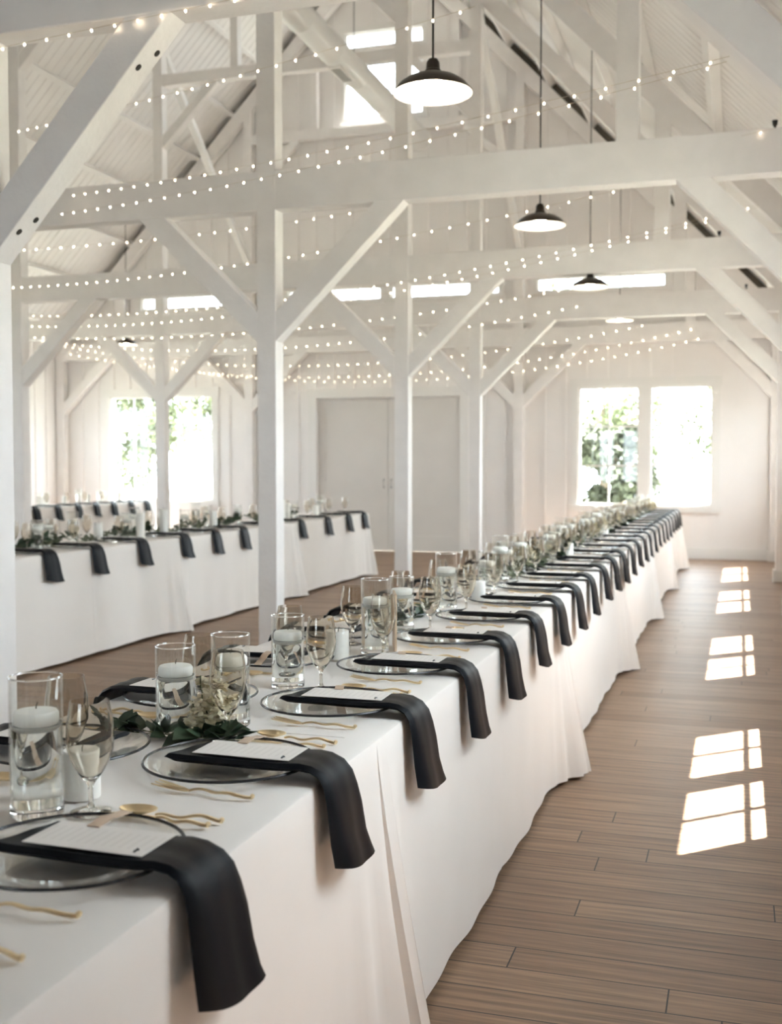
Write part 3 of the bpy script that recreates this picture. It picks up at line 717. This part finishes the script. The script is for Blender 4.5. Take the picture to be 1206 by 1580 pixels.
# middle table: tall pillars and vases
for i, (u, x, y) in enumerate([(0, -4.75, 6.8), (0, -4.72, 7.53), (0, -4.55, 7.87), (0, -4.58, 8.3), (0, -4.62, 9.3), (0, -4.63, 10.95), (0, -4.66, 11.15), (0, -4.62, 11.9)]):
    s = [2.0, 1.7, 2.5, 2.6, 2.0, 2.6, 2.1, 1.5][i]
    o = P_pill.put((x, y, ZT + .003), 0, 'white pillar candle on the middle table, %s from the left' % ORD[i], 'pillar candles on the middle table', (1.05, 1.05, s))
for i, (x, y) in enumerate(sorted([(-4.85, 6.5), (-4.84, 7.05), (-4.7, 7.9), (-4.8, 8.2), (-4.68, 8.85), (-4.78, 9.5), (-4.75, 10.1), (-4.75, 10.9), (-4.72, 11.5), (-4.62, 6.6), (-4.83, 7.35), (-4.78, 8.05), (-4.82, 8.7), (-4.8, 9.3), (-4.84, 11.2), (-4.72, 12.3)], key=lambda q: q[1])):
    put_vase(['tall', 'middle', 'short'][i % 3], x, y, '%s from the left on the middle table' % ORD[i], 'middle table')
for i, (x, y) in enumerate([(-4.92, 6.75), (-4.9, 7.2), (-4.93, 7.7), (-4.9, 8.6), (-4.92, 9.7), (-4.9, 11.7), (-4.9, 12.5)]):
    P_gob.put((x, y, ZT + .003), 0, 'smoky wine goblet at back of middle table, %s from left' % ORD[i], 'wine goblets, back of the middle table')
for i, (x, y) in enumerate([(-9.45, 12.9), (-9.4, 13.5), (-9.5, 13.8), (-9.42, 14.5), (-9.5, 15.2)]):
    put_vase(['tall', 'short', 'middle'][i % 3], x, y, '%s from the left on the far left table' % ORD[i], 'far left table')
for i, (x, y) in enumerate([(-9.35, 12.7), (-9.45, 13.2), (-9.4, 14.1), (-9.45, 14.8), (-9.4, 15.6)]):
    P_pill.put((x, y, ZT + .003), 0, 'white pillar candle on the far left table, %s from the left' % ORD[i], 'pillar candles on the far left table', (1, 1, 1.7))

# ------------------------------------------------------------------ greenery
def leafy(m, p, d, L, wd, rnd):
    d = d.normalized(); s = d.cross(Vector((0, 0, 1)));
    if s.length < .1: s = Vector((1, 0, 0))
    s.normalize(); n = s.cross(d); q = rnd.uniform(-.8, .8); s = s * math.cos(q) + n * math.sin(q); n = s.cross(d)
    a = [p, p + d * L * .3 + s * wd, p + d * L * .65 + s * wd * .85 - n * .1 * L, p + d * L - n * .25 * L, p + d * L * .65 - s * wd * .85 - n * .1 * L, p + d * L * .3 - s * wd, p + d * L * .35 - n * .04 * L, p + d * L * .7 - n * .16 * L]
    m.add(a, [(0, 1, 6), (1, 2, 7, 6), (2, 3, 7), (3, 4, 7), (4, 5, 6, 7), (5, 0, 6)], True)
def sprig(seed, L, nl, tall, mt, leafL=.055):
    rnd = random.Random(seed); r = empty('greenery_sprig'); st = MB(); lf = MB()
    for b in range(5):
        ang = rnd.uniform(-.5, .5) + (math.pi if b % 2 else 0); pts = [Vector((0, 0, .01))]
        for k in range(6):
            pts.append(pts[-1] + Vector((math.sin(ang) * .4, math.cos(ang), 0)) * L / 12 + Vector((rnd.uniform(-.008, .008), 0, tall * rnd.uniform(-.2, .8) / 6)))
            pts[-1].z = max(.008, pts[-1].z); ang += rnd.uniform(-.4, .4)
        st.tube(pts, .0018, 5)
        for k in range(nl):
            p = pts[rnd.randrange(1, 7)]; d = Vector((rnd.uniform(-1, 1), rnd.uniform(-1, 1), rnd.uniform(.1, .9)))
            leafy(lf, p, d, leafL * rnd.uniform(.7, 1.2), leafL * .27, rnd)
    st.build('stem', M['stem'], r); lf.build('leaf_spray', M[mt], r)
    return tag(r, 'x', 'greenery', 'x')
P_sprig = [Proto(sprig(3, .55, 9, .06, 'leaf', .085)), Proto(sprig(4, .6, 12, .12, 'sage', .045)), Proto(sprig(5, .5, 12, .10, 'sage', .05))]
def spray(seed, H, nb):
    rnd = random.Random(seed); r = empty('flower_spray'); st = MB(); bl = MB(); lf = MB()
    for b in range(5):
        top = Vector((rnd.uniform(-.05, .06), rnd.uniform(-.06, .06), H * rnd.uniform(.45, 1))); pts = [Vector((0, 0, .005)).lerp(top, t / 5) + Vector((.01 * math.sin(t), 0, 0)) for t in range(6)]
        st.tube(pts, .0014, 5)
        for k in range(nb):
            t = rnd.uniform(.15, 1); p = Vector((0, 0, .005)).lerp(top, t) + Vector((rnd.uniform(-1, 1), rnd.uniform(-1, 1), rnd.uniform(-.6, .6))) * .02 * (1.35 - t)
            for i in range(5):
                a = i * 1.2566 + rnd.uniform(0, .5); leafy(bl, p, Vector((math.cos(a), math.sin(a), rnd.uniform(-.3, .6))), .012, .0055, rnd)
    for k in range(8):
        a = rnd.uniform(0, 6.28); leafy(lf, Vector((0, 0, .012)), Vector((math.cos(a), math.sin(a), rnd.uniform(.05, .3))), .085, .024, rnd)
    st.build('stem', M['stem'], r); bl.build('blossom_cluster', M['bloom'], r); lf.build('leaf', M['leaf'], r)
    return tag(r, 'x', 'flowers', 'x')
P_spray = Proto(spray(2, .12, 30))
o = P_spray.put((-1.10, 2.15, ZT + .003), .4, 'cream flower spray with dark leaves at the foot of two near vases', 'flower sprays', (1.25, 1.25, 1.3))
random.seed(5)
for i, (x, y) in enumerate([(-1.15, 2.13), (-1.17, 4.08), (-1.1, 5.75), (-1.12, 6.5), (-1.1, 7.4), (-1.13, 8.2), (-1.1, 9.1), (-1.12, 10.0), (-1.1, 10.9), (-1.12, 11.8), (-1.1, 12.7), (-1.12, 13.6), (-1.1, 14.4)]):
    P_sprig[0 if i < 2 else (1 + i % 2 if i % 4 else 0)].put((x, y, ZT + .003), R(90 if i == 0 else random.uniform(-15, 15)), 'leafy green sprig between vases, %s from camera on front table' % ORD[i], 'greenery on the front table', (.6, .6, .6) if i < 2 else (1, 1, 1.3))
for i, y in enumerate([6.2, 7.0, 7.9, 8.7, 9.6, 10.6, 11.4, 12.2, 13.0, 13.9]):
    P_spray.put((-1.12 + random.uniform(-.05, .05), y, ZT + .003), random.uniform(0, 6), 'cream flower spray among far vases, %s of the run on front table' % ORD[i], 'flower sprays', (1.5, 1.5, 1.6))
for i, y in enumerate([6.5, 6.95, 7.45, 8.05, 8.6, 9.2, 9.8, 10.5, 11.3]):
    P_sprig[1 + i % 2 if i % 3 else 0].put((-4.72, y, ZT + .003), random.uniform(-.3, .3), 'leafy greenery along the middle table, %s from the left' % ORD[i], 'greenery on the middle table', (1.2, 1, 1.3))

# ------------------------------------------------------------------ trees outside the end windows, light-blocking shrubs beside the right wall
def tree(x, y, h, r, seed, mt, label, nleaf=5200):
    rnd = random.Random(seed); root = empty('tree', (x, y, -.35))
    MB().tube([(0, 0, 0), (.05, 0, h * .25), (-.03, .04, h * .5), (.02, 0, h * .85)], [.16, .12, .08, .02], 8).build('trunk', M['bark'], root)
    m = MB(); cl = [(Vector((rnd.uniform(-1, 1) * r * .75, rnd.uniform(-1, 1) * r * .75, h * rnd.uniform(.22, .95))), r * rnd.uniform(.3, .55)) for _ in range(14)]
    for _ in range(nleaf):
        c, q = rnd.choice(cl); v = Vector((rnd.gauss(0, 1), rnd.gauss(0, 1), rnd.gauss(0, 1))).normalized() * q * rnd.uniform(.55, 1)
        leafy(m, c + v, Vector((rnd.uniform(-1, 1), rnd.uniform(-1, 1), rnd.uniform(-.7, .4))), .15, .045, rnd)
    m.build('foliage', M[mt], root); tag(root, label, 'tree', 'trees outside')
tree(-2.35, 22.5, 2.5, .8, 1, 'foliage2', 'round shrub outside the lower left of the right end window')
tree(-3.6, 31, 4.2, 1.6, 2, 'foliage', 'bushy tree beyond the left sash of the right end window')
tree(-.3, 33, 5.5, 1.9, 3, 'foliage', 'taller loose tree beyond the right sash of the right end window')
tree(-13.5, 24.5, 4.2, 1.5, 4, 'foliage', 'bright green tree outside the left end window, left sash')
tree(-11.0, 27, 5.0, 1.8, 5, 'foliage', 'broad tree outside the left end window, right sash')
tree(-9.0, 34, 6.5, 2.6, 6, 'foliage', 'tall tree behind the post by the left end window')
tree(2.75, 15.7, 3.4, 1.35, 8, 'foliage2', 'added shrub blocking sky light outside the right wall, far corner', 9000)  # unseen shrubs along the right wall, added to dim the end wall
tree(2.75, 13.9, 3.2, 1.2, 9, 'foliage2', 'added shrub blocking sky light outside the right wall, before far corner', 7000)
tree(2.8, 17.6, 3.4, 1.3, 10, 'foliage2', 'added shrub blocking sky light beyond the right rear corner', 7000)
tree(2.75, 11.9, 3.2, 1.2, 11, 'foliage2', 'added shrub blocking sky light outside the third right-hand window', 7000)
tree(-6.0, 36, 8.0, 3.0, 7, 'foliage', 'tree seen through the middle transom panes')
